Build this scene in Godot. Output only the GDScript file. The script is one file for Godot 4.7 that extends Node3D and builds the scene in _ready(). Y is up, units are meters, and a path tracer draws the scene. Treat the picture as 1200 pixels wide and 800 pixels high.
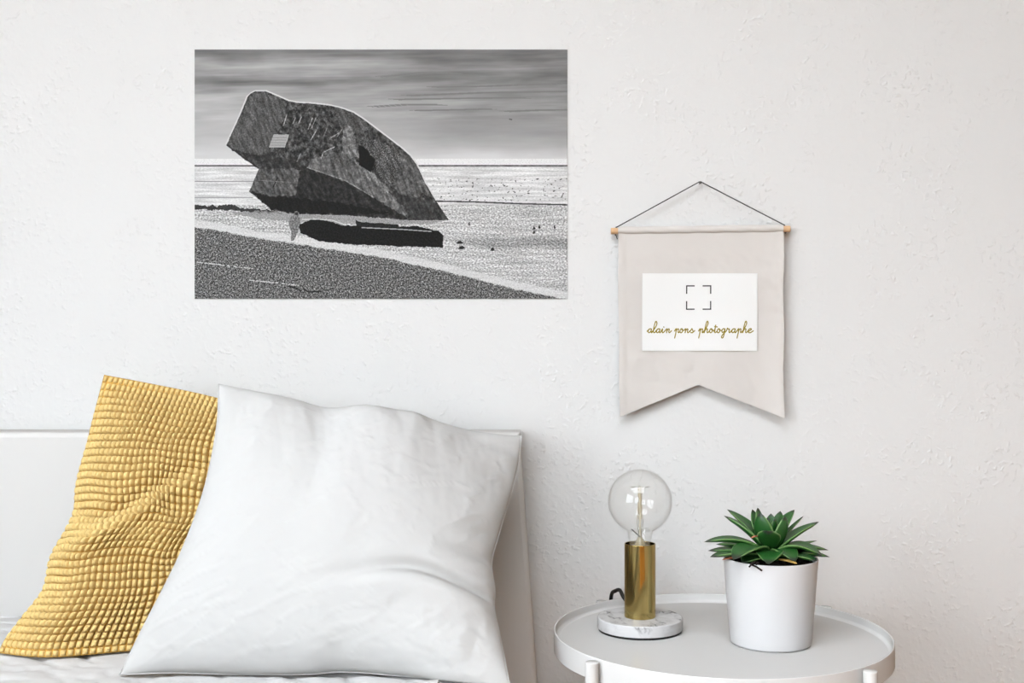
extends Node3D

const EYE := Vector3(0.0, 0.91, 1.8)
const FOCAL := 1338.0          # in pixels of the 1200 x 800 frame

var taken := {}
var white_left: Array = []

# ---------------------------------------------------------------- helpers
func at(px: float, py: float, depth: float) -> Vector3:
	return Vector3((px - 600.0) * depth / FOCAL, EYE.y - (py - 400.0) * depth / FOCAL, EYE.z - depth)

func numbered(called: String) -> String:
	var k: int = taken.get(called, 0)
	taken[called] = k + 1
	return called if k == 0 else "%s_%03d" % [called, k]

func thing(called: String, label: String, category: String, where := Vector3.ZERO, group := "") -> Node3D:
	var o := Node3D.new()
	o.name = numbered(called)
	add_child(o)
	o.position = where
	o.set_meta("label", label)
	o.set_meta("category", category)
	if group != "":
		o.set_meta("group", group)
	return o

func part(called: String, mesh: Mesh, m: Material, parent: Node, where := Vector3.ZERO, label := "") -> MeshInstance3D:
	var o := MeshInstance3D.new()
	o.name = called
	o.mesh = mesh
	o.material_override = m
	o.position = where
	o.cast_shadow = GeometryInstance3D.SHADOW_CASTING_SETTING_ON
	if label != "":
		o.set_meta("label", label)
	parent.add_child(o, true)
	return o

func structure(called: String, mesh: Mesh, m: Material, label: String, category: String) -> MeshInstance3D:
	var o := part(called, mesh, m, self, Vector3.ZERO, label)
	o.set_meta("category", category)
	o.set_meta("kind", "structure")
	return o

func mat(c: Color, rough := 0.8, metal := 0.0) -> StandardMaterial3D:
	var m := StandardMaterial3D.new()
	m.albedo_color = c
	m.roughness = rough
	m.metallic = metal
	return m

func fabric(c: Color, scale: float, strength: float, sheen := 0.0) -> StandardMaterial3D:
	var m := mat(c, 0.95)
	m.normal_enabled = true
	m.normal_texture = weave_normal
	m.normal_scale = strength
	m.uv1_triplanar = true
	m.uv1_world_triplanar = false
	m.uv1_scale = Vector3.ONE * scale
	if sheen > 0.0:
		m.rim_enabled = true
		m.rim = sheen
		m.rim_tint = 0.5
	return m

var weave_normal: ImageTexture

func make_weave() -> ImageTexture:
	var n := 128
	var im := Image.create(n, n, false, Image.FORMAT_RGB8)
	var rng := RandomNumberGenerator.new()
	rng.seed = 5
	for y in n:
		for x in n:
			var a := 0.5 + 0.5 * sin(x * TAU / 4.0) * sin(y * TAU / 4.0)
			var v := 0.6 * a + 0.4 * rng.randf()
			im.set_pixel(x, y, Color(v, v, v))
	im.bump_map_to_normal_map(2.0)
	return ImageTexture.create_from_image(im)

# a grid of points as one smooth mesh; rows x cols, optionally closed round the columns or the rows
func grid_into(st: SurfaceTool, pts: PackedVector3Array, rows: int, cols: int, wrap_cols := false, flip := false, base := 0, uvs := PackedVector2Array(), colors := PackedColorArray(), given := PackedVector3Array()) -> int:
	var cc := cols if wrap_cols else cols - 1
	var idx := PackedInt32Array()
	for r in rows - 1:
		for c in cc:
			var c2 := (c + 1) % cols
			var i0 := r * cols + c
			var i1 := r * cols + c2
			var i2 := (r + 1) * cols + c2
			var i3 := (r + 1) * cols + c
			idx.append_array(PackedInt32Array([i0, i2, i1, i0, i3, i2] if flip else [i0, i1, i2, i0, i2, i3]))
	var nrm := given
	if nrm.size() == 0:
		nrm.resize(pts.size())
		for k in range(0, idx.size(), 3):
			var a := pts[idx[k]]
			var fn := (pts[idx[k + 2]] - a).cross(pts[idx[k + 1]] - a)
			for q in 3:
				nrm[idx[k + q]] += fn
	for i in pts.size():
		st.set_normal(nrm[i].normalized() if nrm[i].length_squared() > 0.0 else Vector3.UP)
		if uvs.size() > 0:
			st.set_uv(uvs[i])
		if colors.size() > 0:
			st.set_color(colors[i])
		st.add_vertex(pts[i])
	for k in idx:
		st.add_index(base + k)
	return base + pts.size()

func grid_mesh(pts: PackedVector3Array, rows: int, cols: int, wrap_cols := false, flip := false, uvs := PackedVector2Array(), colors := PackedColorArray()) -> ArrayMesh:
	var st := SurfaceTool.new()
	st.begin(Mesh.PRIMITIVE_TRIANGLES)
	grid_into(st, pts, rows, cols, wrap_cols, flip, 0, uvs, colors)
	return st.commit()

# profile points (radius, height) turned round the y axis; points are given from the bottom outside upwards
func lathe(profile: Array, seg := 64) -> ArrayMesh:
	var st := SurfaceTool.new()
	st.begin(Mesh.PRIMITIVE_TRIANGLES)
	var base := 0
	# each run between sharp corners is a strip of its own so that edges stay crisp
	var run: Array = []
	for i in profile.size():
		run.append(profile[i])
		var sharp: bool = profile[i].size() > 2
		if (sharp and run.size() > 1) or i == profile.size() - 1:
			var pts := PackedVector3Array()
			for p in run:
				for k in seg:
					var a := TAU * k / seg
					pts.append(Vector3(p[0] * cos(a), p[1], p[0] * sin(a)))
			base = grid_into(st, pts, run.size(), seg, true, false, base)
			run = [profile[i]]
	return st.commit()

func smooth_path(pts: Array, per := 8) -> PackedVector3Array:
	var out := PackedVector3Array()
	for i in pts.size() - 1:
		var a: Vector3 = pts[maxi(i - 1, 0)]
		var b: Vector3 = pts[i]
		var c: Vector3 = pts[i + 1]
		var d: Vector3 = pts[mini(i + 2, pts.size() - 1)]
		for k in per:
			out.append(b.cubic_interpolate(c, a, d, float(k) / per))
	out.append(pts[-1])
	return out

func tube(path: PackedVector3Array, radius: float, seg := 10) -> ArrayMesh:
	var pts := PackedVector3Array()
	var n := path.size()
	var side := Vector3.UP
	for i in n:
		var t := (path[mini(i + 1, n - 1)] - path[maxi(i - 1, 0)]).normalized()
		if i == 0:
			side = t.cross(Vector3.UP if absf(t.y) < 0.9 else Vector3.RIGHT).normalized()
		else:
			side = (side - t * side.dot(t)).normalized()
		var up := t.cross(side)
		for k in seg:
			var a := TAU * k / seg
			pts.append(path[i] + (side * cos(a) + up * sin(a)) * radius)
	# close the ends with small rings that shrink to a point
	var first := PackedVector3Array()
	var last := PackedVector3Array()
	for k in seg:
		first.append(path[0])
		last.append(path[n - 1])
	return grid_mesh(first + pts + last, n + 2, seg, true, true)

# a box with rounded edges (radius r), as one mesh round its own centre
func rounded_box(size: Vector3, r: float, steps := 3) -> ArrayMesh:
	var st := SurfaceTool.new()
	st.begin(Mesh.PRIMITIVE_TRIANGLES)
	box_into(st, Vector3.ZERO, size, r, 0, steps)
	return st.commit()

func box_into(st: SurfaceTool, centre: Vector3, size: Vector3, r: float, base: int, steps := 2) -> int:
	var h := size * 0.5
	for f in 6:
		var ax := f / 2
		var sgn := 1.0 if f % 2 == 0 else -1.0
		var ua := (ax + 1) % 3
		var va := (ax + 2) % 3
		var us := edge_ticks(h[ua], r, steps)
		var vs := edge_ticks(h[va], r, steps)
		var pts := PackedVector3Array()
		var nrm := PackedVector3Array()
		for vv in vs:
			for uu in us:
				var p := Vector3.ZERO
				p[ax] = h[ax] * sgn
				p[ua] = uu
				p[va] = vv
				var inner := Vector3(clampf(p.x, -h.x + r, h.x - r), clampf(p.y, -h.y + r, h.y - r), clampf(p.z, -h.z + r, h.z - r))
				pts.append(centre + inner + (p - inner).normalized() * r)
				nrm.append((p - inner).normalized())
		base = grid_into(st, pts, vs.size(), us.size(), false, sgn > 0, base, PackedVector2Array(), PackedColorArray(), nrm)
	return base

func edge_ticks(h: float, r: float, steps: int) -> Array:
	var out: Array = []
	for k in steps + 1:
		out.append(-h + r - r * tan((1.0 - float(k) / steps) * PI / 4.0))
	for k in steps + 1:
		out.append(h - r + r * tan(float(k) / steps * PI / 4.0))
	return out

func boxes(list: Array, r := 0.0) -> ArrayMesh:
	var st := SurfaceTool.new()
	st.begin(Mesh.PRIMITIVE_TRIANGLES)
	var base := 0
	for b in list:      # [low corner, high corner]
		var lo: Vector3 = b[0]
		var hi: Vector3 = b[1]
		base = box_into(st, (lo + hi) * 0.5, hi - lo, maxf(r, 0.0005), base, 1)
	return st.commit()

# a thin sheet of cloth: front points and the same points moved back along 'behind', closed round the rim
func sheet(pts: PackedVector3Array, rows: int, cols: int, behind: Vector3, flip := false) -> ArrayMesh:
	var st := SurfaceTool.new()
	st.begin(Mesh.PRIMITIVE_TRIANGLES)
	var base := grid_into(st, pts, rows, cols, false, flip)
	var back := PackedVector3Array()
	for p in pts:
		back.append(p + behind)
	base = grid_into(st, back, rows, cols, false, not flip, base)
	var rim := PackedVector3Array()
	var loop: Array = []
	for c in cols:
		loop.append(c)
	for r in range(1, rows):
		loop.append(r * cols + cols - 1)
	for c in range(cols - 2, -1, -1):
		loop.append((rows - 1) * cols + c)
	for r in range(rows - 2, 0, -1):
		loop.append(r * cols)
	for i in loop:
		rim.append(pts[i])
	for i in loop:
		rim.append(pts[i] + behind)
	grid_into(st, rim, 2, loop.size(), true, not flip, base)
	return st.commit()

# ---------------------------------------------------------------- cushions
class Cushion:
	var top: PackedVector3Array
	var bottom: PackedVector3Array
	var left: PackedVector3Array
	var right: PackedVector3Array
	var front := 0.07
	var back := 0.04
	var facing := Vector3.BACK
	var round_edge := 0.62
	var rest := 0.4975      # height of the bed it stands on
	var relief: Callable

	static func walk(line: PackedVector3Array, t: float) -> Vector3:
		var f := clampf(t, 0.0, 1.0) * (line.size() - 1)
		var i := mini(int(f), line.size() - 2)
		return line[i].lerp(line[i + 1], f - i)

	func seam(u: float, v: float) -> Vector3:
		var p := walk(top, u) * (1.0 - v) + walk(bottom, u) * v + walk(left, v) * (1.0 - u) + walk(right, v) * u
		var q := (top[0] * (1.0 - u) + top[-1] * u) * (1.0 - v) + (bottom[0] * (1.0 - u) + bottom[-1] * u) * v
		return p - q

	func bulge(u: float, v: float) -> float:
		var a := 1.0 - pow(absf(2.0 * u - 1.0), 2.6)
		var b := 1.0 - pow(absf(2.0 * v - 1.0), 2.6)
		return pow(maxf(a * b, 0.0), round_edge)

	func skin(u: float, v: float, side: int) -> Vector3:
		var p := seam(u, v)
		var b := bulge(u, v)
		var q := p - facing * (back * b)
		if side > 0:
			q = p + facing * (front * b + relief.call(u, v) * minf(1.0, b * 3.0))
		q.y = maxf(q.y, rest)
		return q

	func setup() -> void:
		var ex := (top[-1] - top[0]) + (bottom[-1] - bottom[0])
		var ey := (bottom[0] - top[0]) + (bottom[-1] - top[-1])
		facing = ey.cross(ex).normalized()

	func body(n: int, inset: float) -> ArrayMesh:
		var st := SurfaceTool.new()
		st.begin(Mesh.PRIMITIVE_TRIANGLES)
		var index := {}
		var count := 0
		for side in [1, -1]:
			for r in n + 1:
				for c in n + 1:
					var on_rim: bool = r == 0 or c == 0 or r == n or c == n
					if side < 0 and on_rim:
						index[[side, r, c]] = index[[1, r, c]]
						continue
					# closer rows near the rim
					var u := 0.5 - 0.5 * cos(PI * c / n) * (0.35 + 0.65 * 1.0)
					var v := 0.5 - 0.5 * cos(PI * r / n)
					u = lerpf(float(c) / n, u, 0.45)
					v = lerpf(float(r) / n, v, 0.45)
					st.add_vertex(skin(u, v, side) - facing * inset * side * minf(1.0, bulge(u, v) * 4.0))
					index[[side, r, c]] = count
					count += 1
			for r in n:
				for c in n:
					var q := [index[[side, r, c]], index[[side, r, c + 1]], index[[side, r + 1, c + 1]], index[[side, r + 1, c]]]
					var order := [0, 1, 2, 0, 2, 3] if side > 0 else [0, 2, 1, 0, 3, 2]
					for k in order:
						st.add_index(q[k])
		st.generate_normals()
		return st.commit()

func line_at(spec: Array) -> PackedVector3Array:
	var pts: Array = []
	for s in spec:
		pts.append(at(s[0], s[1], s[2]))
	var fine := smooth_path(pts, 10)
	# spread evenly along the length
	var run := [0.0]
	for i in range(1, fine.size()):
		run.append(run[-1] + fine[i].distance_to(fine[i - 1]))
	var out := PackedVector3Array()
	var j := 0
	for k in 81:
		var want: float = run[-1] * k / 80.0
		while j < fine.size() - 2 and run[j + 1] < want:
			j += 1
		var span: float = maxf(run[j + 1] - run[j], 1e-9)
		out.append(fine[j].lerp(fine[j + 1], clampf((want - run[j]) / span, 0.0, 1.0)))
	return out

func bump(x: float, w: float) -> float:
	return exp(-x * x / (w * w))

# ---------------------------------------------------------------- the print on the poster
var pic: Image
const PW := 1092
const PH := 730

func pic_x(px: float) -> float:
	return (px - 228.0) / 437.0 * PW

func pic_y(py: float) -> float:
	return (py - 58.0) / 292.0 * PH

var ragged := FastNoiseLite.new()

func ink(poly: Array, tone: float, amp: float, n: FastNoiseLite, soft := 0.0, wander := 1.2) -> void:
	# a printed area: its edge wanders a little and its tone is broken up by coarse and fine grain
	ragged.seed = 77
	ragged.frequency = 0.045
	ragged.fractal_octaves = 3
	var pp := PackedVector2Array()
	var lo := Vector2(1e9, 1e9)
	var hi := -lo
	for q in poly:
		var v := Vector2(pic_x(q[0]), pic_y(q[1]))
		pp.append(v)
		lo = lo.min(v)
		hi = hi.max(v)
	var wa := wander * PW / 437.0 * 2.0
	for y in range(maxi(0, int(lo.y - wa)), mini(PH, int(hi.y + wa) + 2)):
		for x in range(maxi(0, int(lo.x - wa)), mini(PW, int(hi.x + wa) + 2)):
			var off := Vector2(ragged.get_noise_2d(x, y), ragged.get_noise_2d(x + 700.0, y)) * wa
			if Geometry2D.is_point_in_polygon(Vector2(x + 0.5, y + 0.5) + off, pp):
				var g := tone + amp * n.get_noise_2d(x, y) + amp * 0.45 * ragged.get_noise_2d(x * 4.0, y * 3.0)
				if soft > 0.0:
					g = lerpf(pic.get_pixel(x, y).r * 255.0, g, soft)
				g = clampf(g, 2.0, 250.0) / 255.0
				pic.set_pixel(x, y, Color(g, g, g))

func scratch(line: Array, tone: float, width: float) -> void:
	for i in line.size() - 1:
		var a := Vector2(pic_x(line[i][0]), pic_y(line[i][1]))
		var b := Vector2(pic_x(line[i + 1][0]), pic_y(line[i + 1][1]))
		var n := int(a.distance_to(b)) + 1
		for k in n + 1:
			var p := a.lerp(b, float(k) / n)
			var r := width * PW / 437.0 * 0.5
			for y in range(int(p.y - r), int(p.y + r) + 1):
				for x in range(int(p.x - r), int(p.x + r) + 1):
					if x >= 0 and y >= 0 and x < PW and y < PH and Vector2(x - p.x, y - p.y).length() <= r + 0.5:
						pic.set_pixel(x, y, Color(tone / 255.0, tone / 255.0, tone / 255.0))

func noise(sd: int, freq: float, octaves := 3, kind := FastNoiseLite.TYPE_SIMPLEX_SMOOTH) -> FastNoiseLite:
	var n := FastNoiseLite.new()
	n.seed = sd
	n.frequency = freq
	n.noise_type = kind
	n.fractal_octaves = octaves
	return n

func curve(keys: Array, x: float) -> float:
	if x <= keys[0][0]:
		return keys[0][1]
	for i in range(1, keys.size()):
		if x <= keys[i][0]:
			return lerpf(keys[i - 1][1], keys[i][1], (x - keys[i - 1][0]) / (keys[i][0] - keys[i - 1][0]))
	return keys[-1][1]

func paint_poster() -> ImageTexture:
	pic = Image.create(PW, PH, false, Image.FORMAT_RGB8)
	var wisps := noise(3, 0.011, 4)
	var fine := noise(8, 0.16, 2)
	var grit := noise(12, 0.33, 2)
	var streak := noise(21, 0.02, 4)
	var mottle := noise(33, 0.055, 4)
	var pebble_edge := [[228, 266], [262, 271], [300, 279], [350, 286], [400, 294], [450, 302], [500, 313], [550, 325], [600, 338], [640, 346], [665, 351]]
	var pebble_soft := noise(41, 0.05, 2)
	var left_sky := [[58, 112], [66, 128], [76, 168], [88, 150], [95, 112], [101, 150], [110, 165], [120, 178], [133, 176], [150, 182], [170, 196], [186, 214]]
	var right_sky := [[58, 116], [65, 108], [76, 132], [82, 128], [92, 112], [100, 138], [110, 134], [118, 146], [130, 142], [140, 148], [155, 150], [168, 172], [180, 208], [186, 218]]
	for y in PH:
		var py := 58.0 + 292.0 * y / PH
		for x in PW:
			var px := 228.0 + 437.0 * x / PW
			var g := 200.0
			if py < 186.0:
				# streaked cloud, rising a little towards the right
				var lift := (px - 228.0) * 0.022
				var w := wisps.get_noise_2d(x * 0.28, (y + lift * 2.5) * 2.2)
				var w2 := wisps.get_noise_2d(x * 0.12 + 900.0, (y + lift * 3.0) * 5.5)
				var t := smoothstep(330.0, 590.0, px)
				var yy := py + 5.0 * wisps.get_noise_2d(x * 0.3 + 300.0, y * 0.5)
				g = lerpf(curve(left_sky, yy), curve(right_sky, yy), t) + 26.0 * w * (1.0 if py < 140.0 else 0.4) + 14.0 * w2 * clampf((165.0 - py) / 60.0, 0.0, 1.0)
				if absf(px - 400.0) < 90.0 and py > 70.0 and py < 90.0:
					g += 14.0 * bump(px - 400.0, 60.0)
			elif py < 193.0:
				g = 238.0 + 60.0 * minf(0.0, grit.get_noise_2d(x * 0.5, y * 1.4) + 0.1)
			elif py < 195.0:
				g = 96.0 + 50.0 * fine.get_noise_2d(x * 0.3, y)
			else:
				var s := streak.get_noise_2d(x * 0.25, y * 4.2)
				g = 216.0 + 44.0 * s + 26.0 * grit.get_noise_2d(x * 0.35, y)
				if py > 240.0:
					g = 188.0 + 40.0 * s + 84.0 * grit.get_noise_2d(x * 0.4, y * 0.6)
				var dots := grit.get_noise_2d(x * 0.22 + 500.0, y * 0.3)
				if px > 500.0 and py > 208.0 and py < 236.0 and dots > 0.52:
					g = 90.0
				if px > 520.0 and py > 275.0 and py < 292.0:
					g -= 46.0 * bump(py - 284.0, 7.0) * smoothstep(520.0, 590.0, px)
			var e := curve(pebble_edge, px) + 1.2 * pebble_soft.get_noise_2d(x * 0.6, y) + 1.6 * grit.get_noise_2d(x, y)
			if py > e - 9.0 and py <= e:
				g = lerpf(g, 222.0 + 30.0 * grit.get_noise_2d(x, y), 0.7)
			if py > e:
				g = 96.0 + 122.0 * grit.get_noise_2d(x * 0.62, y * 0.62) + 60.0 * fine.get_noise_2d(x * 0.7, y * 0.7)
			g = clampf(g, 6.0, 250.0) / 255.0
			pic.set_pixel(x, y, Color(g, g, g))
	# thin dark streaks of cloud and the bird
	for s in [[[470, 112], [560, 108.5], [664, 107]], [[455, 116.5], [540, 115], [610, 114.5]], [[430, 125], [470, 122.5], [512, 122.5]], [[585, 130.5], [625, 129], [664, 128.5]], [[500, 102], [560, 101], [600, 99.5]], [[600, 99], [640, 98.5], [664, 97]], [[480, 129.5], [530, 128.5], [570, 127.5]], [[440, 90], [490, 85], [530, 86]]]:
		var soft: Array = s
		for k in 3:
			var shifted: Array = []
			for q in soft:
				shifted.append([q[0] + k * 6, q[1] + (k - 1) * 0.5])
			scratch(shifted, 116.0 + 8.0 * absf(k - 1.0), 0.55)
	scratch([[597, 139.5], [599.5, 140]], 84, 1.2)
	# far water lines, driftwood, shade below the block
	scratch([[505, 235.5], [560, 236.5], [610, 238.5], [665, 239.8]], 60, 1.5)
	scratch([[228, 194.2], [300, 194.4]], 88, 0.8)
	scratch([[228, 212.5], [298, 212.5]], 150, 0.7)
	scratch([[228, 231.5], [296, 231.5]], 140, 0.7)
	ink([[228, 240], [255, 242], [268, 239.5], [276, 242], [300, 245], [320, 246], [330, 250], [300, 249], [272, 246], [228, 245]], 46, 30, fine)
	ink([[268, 249], [300, 247], [345, 248], [480, 256], [520, 259], [500, 263], [400, 263], [340, 260], [300, 256]], 138, 60, grit, 0.75)
	# the tilted concrete block: pale outline first, then its faces
	var outline := [[265.3, 170], [270, 160], [281, 136], [290, 114], [293.5, 109.5], [299, 107], [311, 107], [322, 111.5], [338, 118.5], [348, 120.5], [366, 121.5], [385, 123.5], [400, 127], [413.7, 132], [426, 140], [438, 149], [455, 162], [472, 175], [481, 183], [487.5, 192], [493, 203], [498, 214], [510, 234], [526, 258], [480, 258], [410, 252.5], [346, 250.5], [319, 246], [292, 224.5], [303.5, 197.5], [287, 187]]
	var rim: Array = outline.slice(0, 23)
	var glow: Array = []
	for q in rim:
		glow.append([q[0] + (-0.8 if q[0] < 292.0 else 0.5), q[1] - 1.0])
	scratch(glow, 212, 1.2)
	ink(outline, 60, 60, mottle, 0.0, 0.25)
	ink([[266, 169.5], [271, 160], [291, 115], [299, 108.5], [311, 108.5], [330, 117], [336, 122], [330, 145], [324, 160], [312, 176], [304, 182], [288, 181]], 78, 22, fine)
	ink([[266, 170], [287, 180], [312, 181], [350, 190], [362, 198], [330, 196], [303, 197], [287, 187]], 48, 34, mottle)
	ink([[336, 121], [385, 125], [412, 133], [420, 160], [398, 172], [372, 184], [352, 189], [318, 178], [330, 150]], 58, 66, mottle)
	ink([[392, 128], [412, 132], [438, 150], [424, 156], [414, 154], [400, 148], [396, 138]], 74, 24, fine)
	ink([[404, 146], [414, 150], [416, 166], [422, 184], [410, 186], [400, 180], [402, 160]], 108, 46, mottle)
	ink([[365, 186], [398, 178], [422, 190], [456, 221], [478, 250], [470, 252], [440, 232], [405, 212], [360, 197]], 92, 30, mottle)
	ink([[384, 182], [398, 178], [420, 190], [410, 200], [388, 192]], 76, 24, fine)
	ink([[414, 186], [422, 190], [458, 224], [452, 226], [425, 201]], 116, 20, fine)
	ink([[420, 170], [428, 173], [434, 180], [440, 187], [434, 202], [421, 193]], 12, 8, fine, 0.0, 0.5)
	ink([[420, 162], [440, 164], [468, 176], [470, 190], [462, 214], [452, 214], [441, 200], [440, 187], [428, 173]], 74, 110, grit)
	ink([[470, 178], [481, 184], [492, 204], [500, 222], [490, 232], [474, 232], [463, 222], [468, 198]], 82, 34, mottle)
	ink([[455, 224], [470, 228], [492, 232], [510, 236], [525, 257.5], [482, 257], [476, 246]], 52, 26, mottle)
	# underside and foot
	ink([[304, 198], [330, 197], [362, 198], [405, 213], [440, 233], [474, 253], [470, 257], [410, 252], [346, 250], [319, 245.5], [293, 224.5]], 38, 22, mottle)
	ink([[304, 198], [330, 197], [352, 199], [346, 230], [318, 229], [293, 224]], 78, 32, mottle)
	ink([[293, 225], [318, 230], [346, 232], [400, 238], [460, 250], [410, 251], [346, 250], [319, 245]], 20, 12, fine)
	scratch([[325, 208], [320, 219]], 22, 1.0)
	scratch([[302, 211], [348, 214]], 100, 0.7)
	scratch([[360, 196], [404, 211], [438, 231]], 128, 1.0)
	scratch([[266, 170], [288, 186], [303, 197]], 40, 1.2)
	for s in [[[336, 134], [332, 147]], [[346, 138], [343, 145]], [[353, 137], [350, 144]], [[366, 138], [361, 151]], [[370, 138], [365, 150]], [[383, 150], [379, 160]], [[398, 155], [388, 161]], [[400, 152], [395, 160]], [[352, 180], [348, 189]], [[376, 186], [379, 178], [392, 172]], [[372, 150], [364, 164]]]:
		scratch(s, 150, 0.8)
	# weathering: fine runs down the tilted faces and pits
	var runs := noise(101, 0.06, 4)
	var pits := noise(102, 0.14, 2)
	var block := PackedVector2Array()
	for q in outline:
		block.append(Vector2(pic_x(q[0]), pic_y(q[1])))
	for y in range(int(pic_y(106)), int(pic_y(259))):
		for x in range(int(pic_x(264)), int(pic_x(527))):
			if Geometry2D.is_point_in_polygon(Vector2(x, y), block):
				var g := pic.get_pixel(x, y).r
				var along := (x * 0.42 + y * 0.90)
				var across := (x * 0.90 - y * 0.42)
				var r := runs.get_noise_2d(across * 1.3, along * 0.28)
				var p := pits.get_noise_2d(x, y)
				g *= 1.0 + 0.55 * r - 0.5 * maxf(0.0, p - 0.22) + 0.7 * maxf(0.0, -p - 0.26)
				g = clampf(g, 0.02, 0.8)
				pic.set_pixel(x, y, Color(g, g, g))
	# the plate on the block
	ink([[320.5, 157.5], [339, 157.5], [334, 172.8], [315, 172.8]], 166, 22, grit, 0.0, 0.15)
	for k in 4:
		scratch([[320 - k * 1.1, 161 + k * 3.0], [336 - k * 1.1, 161 + k * 3.0]], 128, 0.5)
	# broken slabs in front, stones, a sitting figure, pale tide lines on the shingle
	ink([[350, 263], [366, 257], [386, 259], [402, 264], [440, 266], [488, 265], [514, 271], [520, 276], [519, 290], [470, 288.5], [400, 285.5], [372, 282], [352, 273]], 17, 20, fine, 0.0, 0.6)
	ink([[417, 258], [424, 260], [466, 263], [468, 267], [440, 267], [418, 265.5]], 28, 24, fine, 0.0, 0.5)
	scratch([[354, 257], [372, 256.5], [390, 258], [404, 263]], 205, 0.9)
	scratch([[424, 266.5], [470, 268.5], [505, 271]], 176, 0.9)
	ink([[345, 248], [348, 247], [350.5, 249], [350, 252], [352, 256], [351, 264], [349, 272], [344, 282], [341, 282], [341, 270], [338, 262], [340, 255], [344, 252]], 112, 60, fine, 0.0, 0.15)
	ink([[345.5, 249], [349.5, 249], [349, 252], [346, 252]], 40, 10, fine, 0.0, 0.1)
	for q in [[539, 284, 4.5], [541, 290, 4.8], [577, 292, 2.6], [626, 267, 1.6], [632, 266, 1.6], [626, 272, 1.4], [650, 266, 1.3], [550, 262, 1.2]]:
		ink([[q[0] - q[2], q[1] + 1.5], [q[0] - q[2] * 0.4, q[1] - 1.8], [q[0] + q[2] * 0.3, q[1] - 2.2], [q[0] + q[2], q[1] + 1.0], [q[0], q[1] + 2.0]], 26, 14, fine, 0.0, 0.3)
	for s in [[[231, 307], [262, 310.5], [296, 314.5]], [[292, 328], [322, 331.5], [350, 334]]]:
		var a: Vector2 = Vector2(s[0][0], s[0][1])
		var b: Vector2 = Vector2(s[2][0], s[2][1])
		for k in 60:
			var p := a.lerp(b, k / 59.0)
			if grit.get_noise_2d(k * 7.0, 3.0) > -0.12:
				scratch([[p.x, p.y + fine.get_noise_2d(k * 5.0, 9.0)], [p.x + 0.9, p.y + 0.1]], 205, 0.9)
	for s in [[[338, 335], [346, 337], [352, 340]], [[356, 339], [362, 342], [376, 341]]]:
		scratch(s, 30, 1.4)
	var t := ImageTexture.create_from_image(pic)
	return t

# ---------------------------------------------------------------- the print on the cloth patch
const CARD := 8.0      # print pixels to a pixel of the photograph

func stroke(im: Image, pts: Array, colour: Color, radius: float) -> void:
	var vs: Array = []
	for p in pts:
		vs.append(Vector3(p[0], p[1], 0))
	var path := smooth_path(vs, 14)
	for p in path:
		# lettering is laid out in 26.667ths of a pixel from (755, 370); the patch starts at (753, 320)
		var c := Vector2((2.0 + p.x / 26.667) * CARD, (50.0 + p.y / 26.667) * CARD)
		for y in range(int(c.y - radius) - 1, int(c.y + radius) + 2):
			for x in range(int(c.x - radius) - 1, int(c.x + radius) + 2):
				if x < 0 or y < 0 or x >= im.get_width() or y >= im.get_height():
					continue
				var cover := clampf(radius + 0.5 - Vector2(x + 0.5 - c.x, y + 0.5 - c.y).length(), 0.0, 1.0)
				if cover > 0.0:
					var old := im.get_pixel(x, y)
					var mixed := old.lerp(colour, cover)
					if mixed.get_luminance() < old.get_luminance():
						im.set_pixel(x, y, mixed)

func glyph(kind: String, x: float) -> Array:
	var out: Array = []
	var base: Array = []
	match kind:
		"a":
			base = [[[-20, 480], [20, 440], [75, 402], [115, 412], [95, 404], [45, 412], [12, 465], [22, 515], [55, 520], [98, 470], [118, 408], [104, 470], [108, 515], [128, 520], [165, 470]]]
		"l":
			base = [[[-15, 490], [40, 440], [110, 330], [142, 235], [125, 172], [95, 195], [62, 300], [38, 420], [36, 500], [58, 522], [95, 500], [125, 460]]]
		"i":
			base = [[[0, 480], [50, 405], [42, 470], [44, 512], [66, 522], [105, 490], [140, 450]], [[88, 345], [92, 352]]]
		"n":
			base = [[[0, 455], [38, 408], [56, 412], [48, 470], [36, 524], [52, 468], [90, 412], [116, 406], [120, 430], [108, 490], [118, 520], [142, 514], [190, 462]]]
		"p":
			base = [[[0, 470], [40, 408], [54, 412], [44, 500], [18, 620], [2, 690]], [[38, 500], [70, 432], [105, 402], [124, 420], [112, 480], [114, 518], [138, 516], [168, 480]]]
		"o":
			base = [[[78, 412], [45, 400], [10, 440], [6, 500], [34, 525], [74, 495], [88, 440], [72, 405], [60, 420], [85, 450], [130, 452]]]
		"s":
			base = [[[0, 495], [40, 445], [72, 398], [80, 420], [104, 462], [108, 500], [80, 524], [40, 518], [70, 522], [120, 495], [160, 460]]]
		"h":
			base = [[[-30, 500], [30, 430], [92, 320], [126, 225], [112, 170], [84, 190], [52, 300], [24, 430], [6, 524]], [[14, 490], [50, 425], [84, 402], [104, 415], [96, 480], [100, 516], [122, 518], [160, 478]]]
		"t":
			base = [[[0, 480], [34, 420], [62, 290], [40, 420], [30, 500], [48, 522], [90, 490]], [[30, 335], [108, 345]]]
		"g":
			base = [[[100, 412], [60, 400], [18, 440], [14, 495], [44, 516], [84, 470], [106, 410], [86, 540], [52, 660], [18, 690], [0, 650], [40, 580], [110, 510], [150, 460]]]
		"r":
			base = [[[-10, 470], [22, 385], [36, 408], [80, 412], [70, 470], [74, 515], [98, 518], [135, 475]]]
		"e":
			base = [[[-20, 490], [40, 470], [104, 430], [108, 404], [70, 400], [20, 440], [10, 495], [44, 524], [95, 515], [170, 465]]]
	for s in base:
		var moved: Array = []
		for p in s:
			moved.append([p[0] + x, p[1]])
		out.append(moved)
	return out

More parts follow.
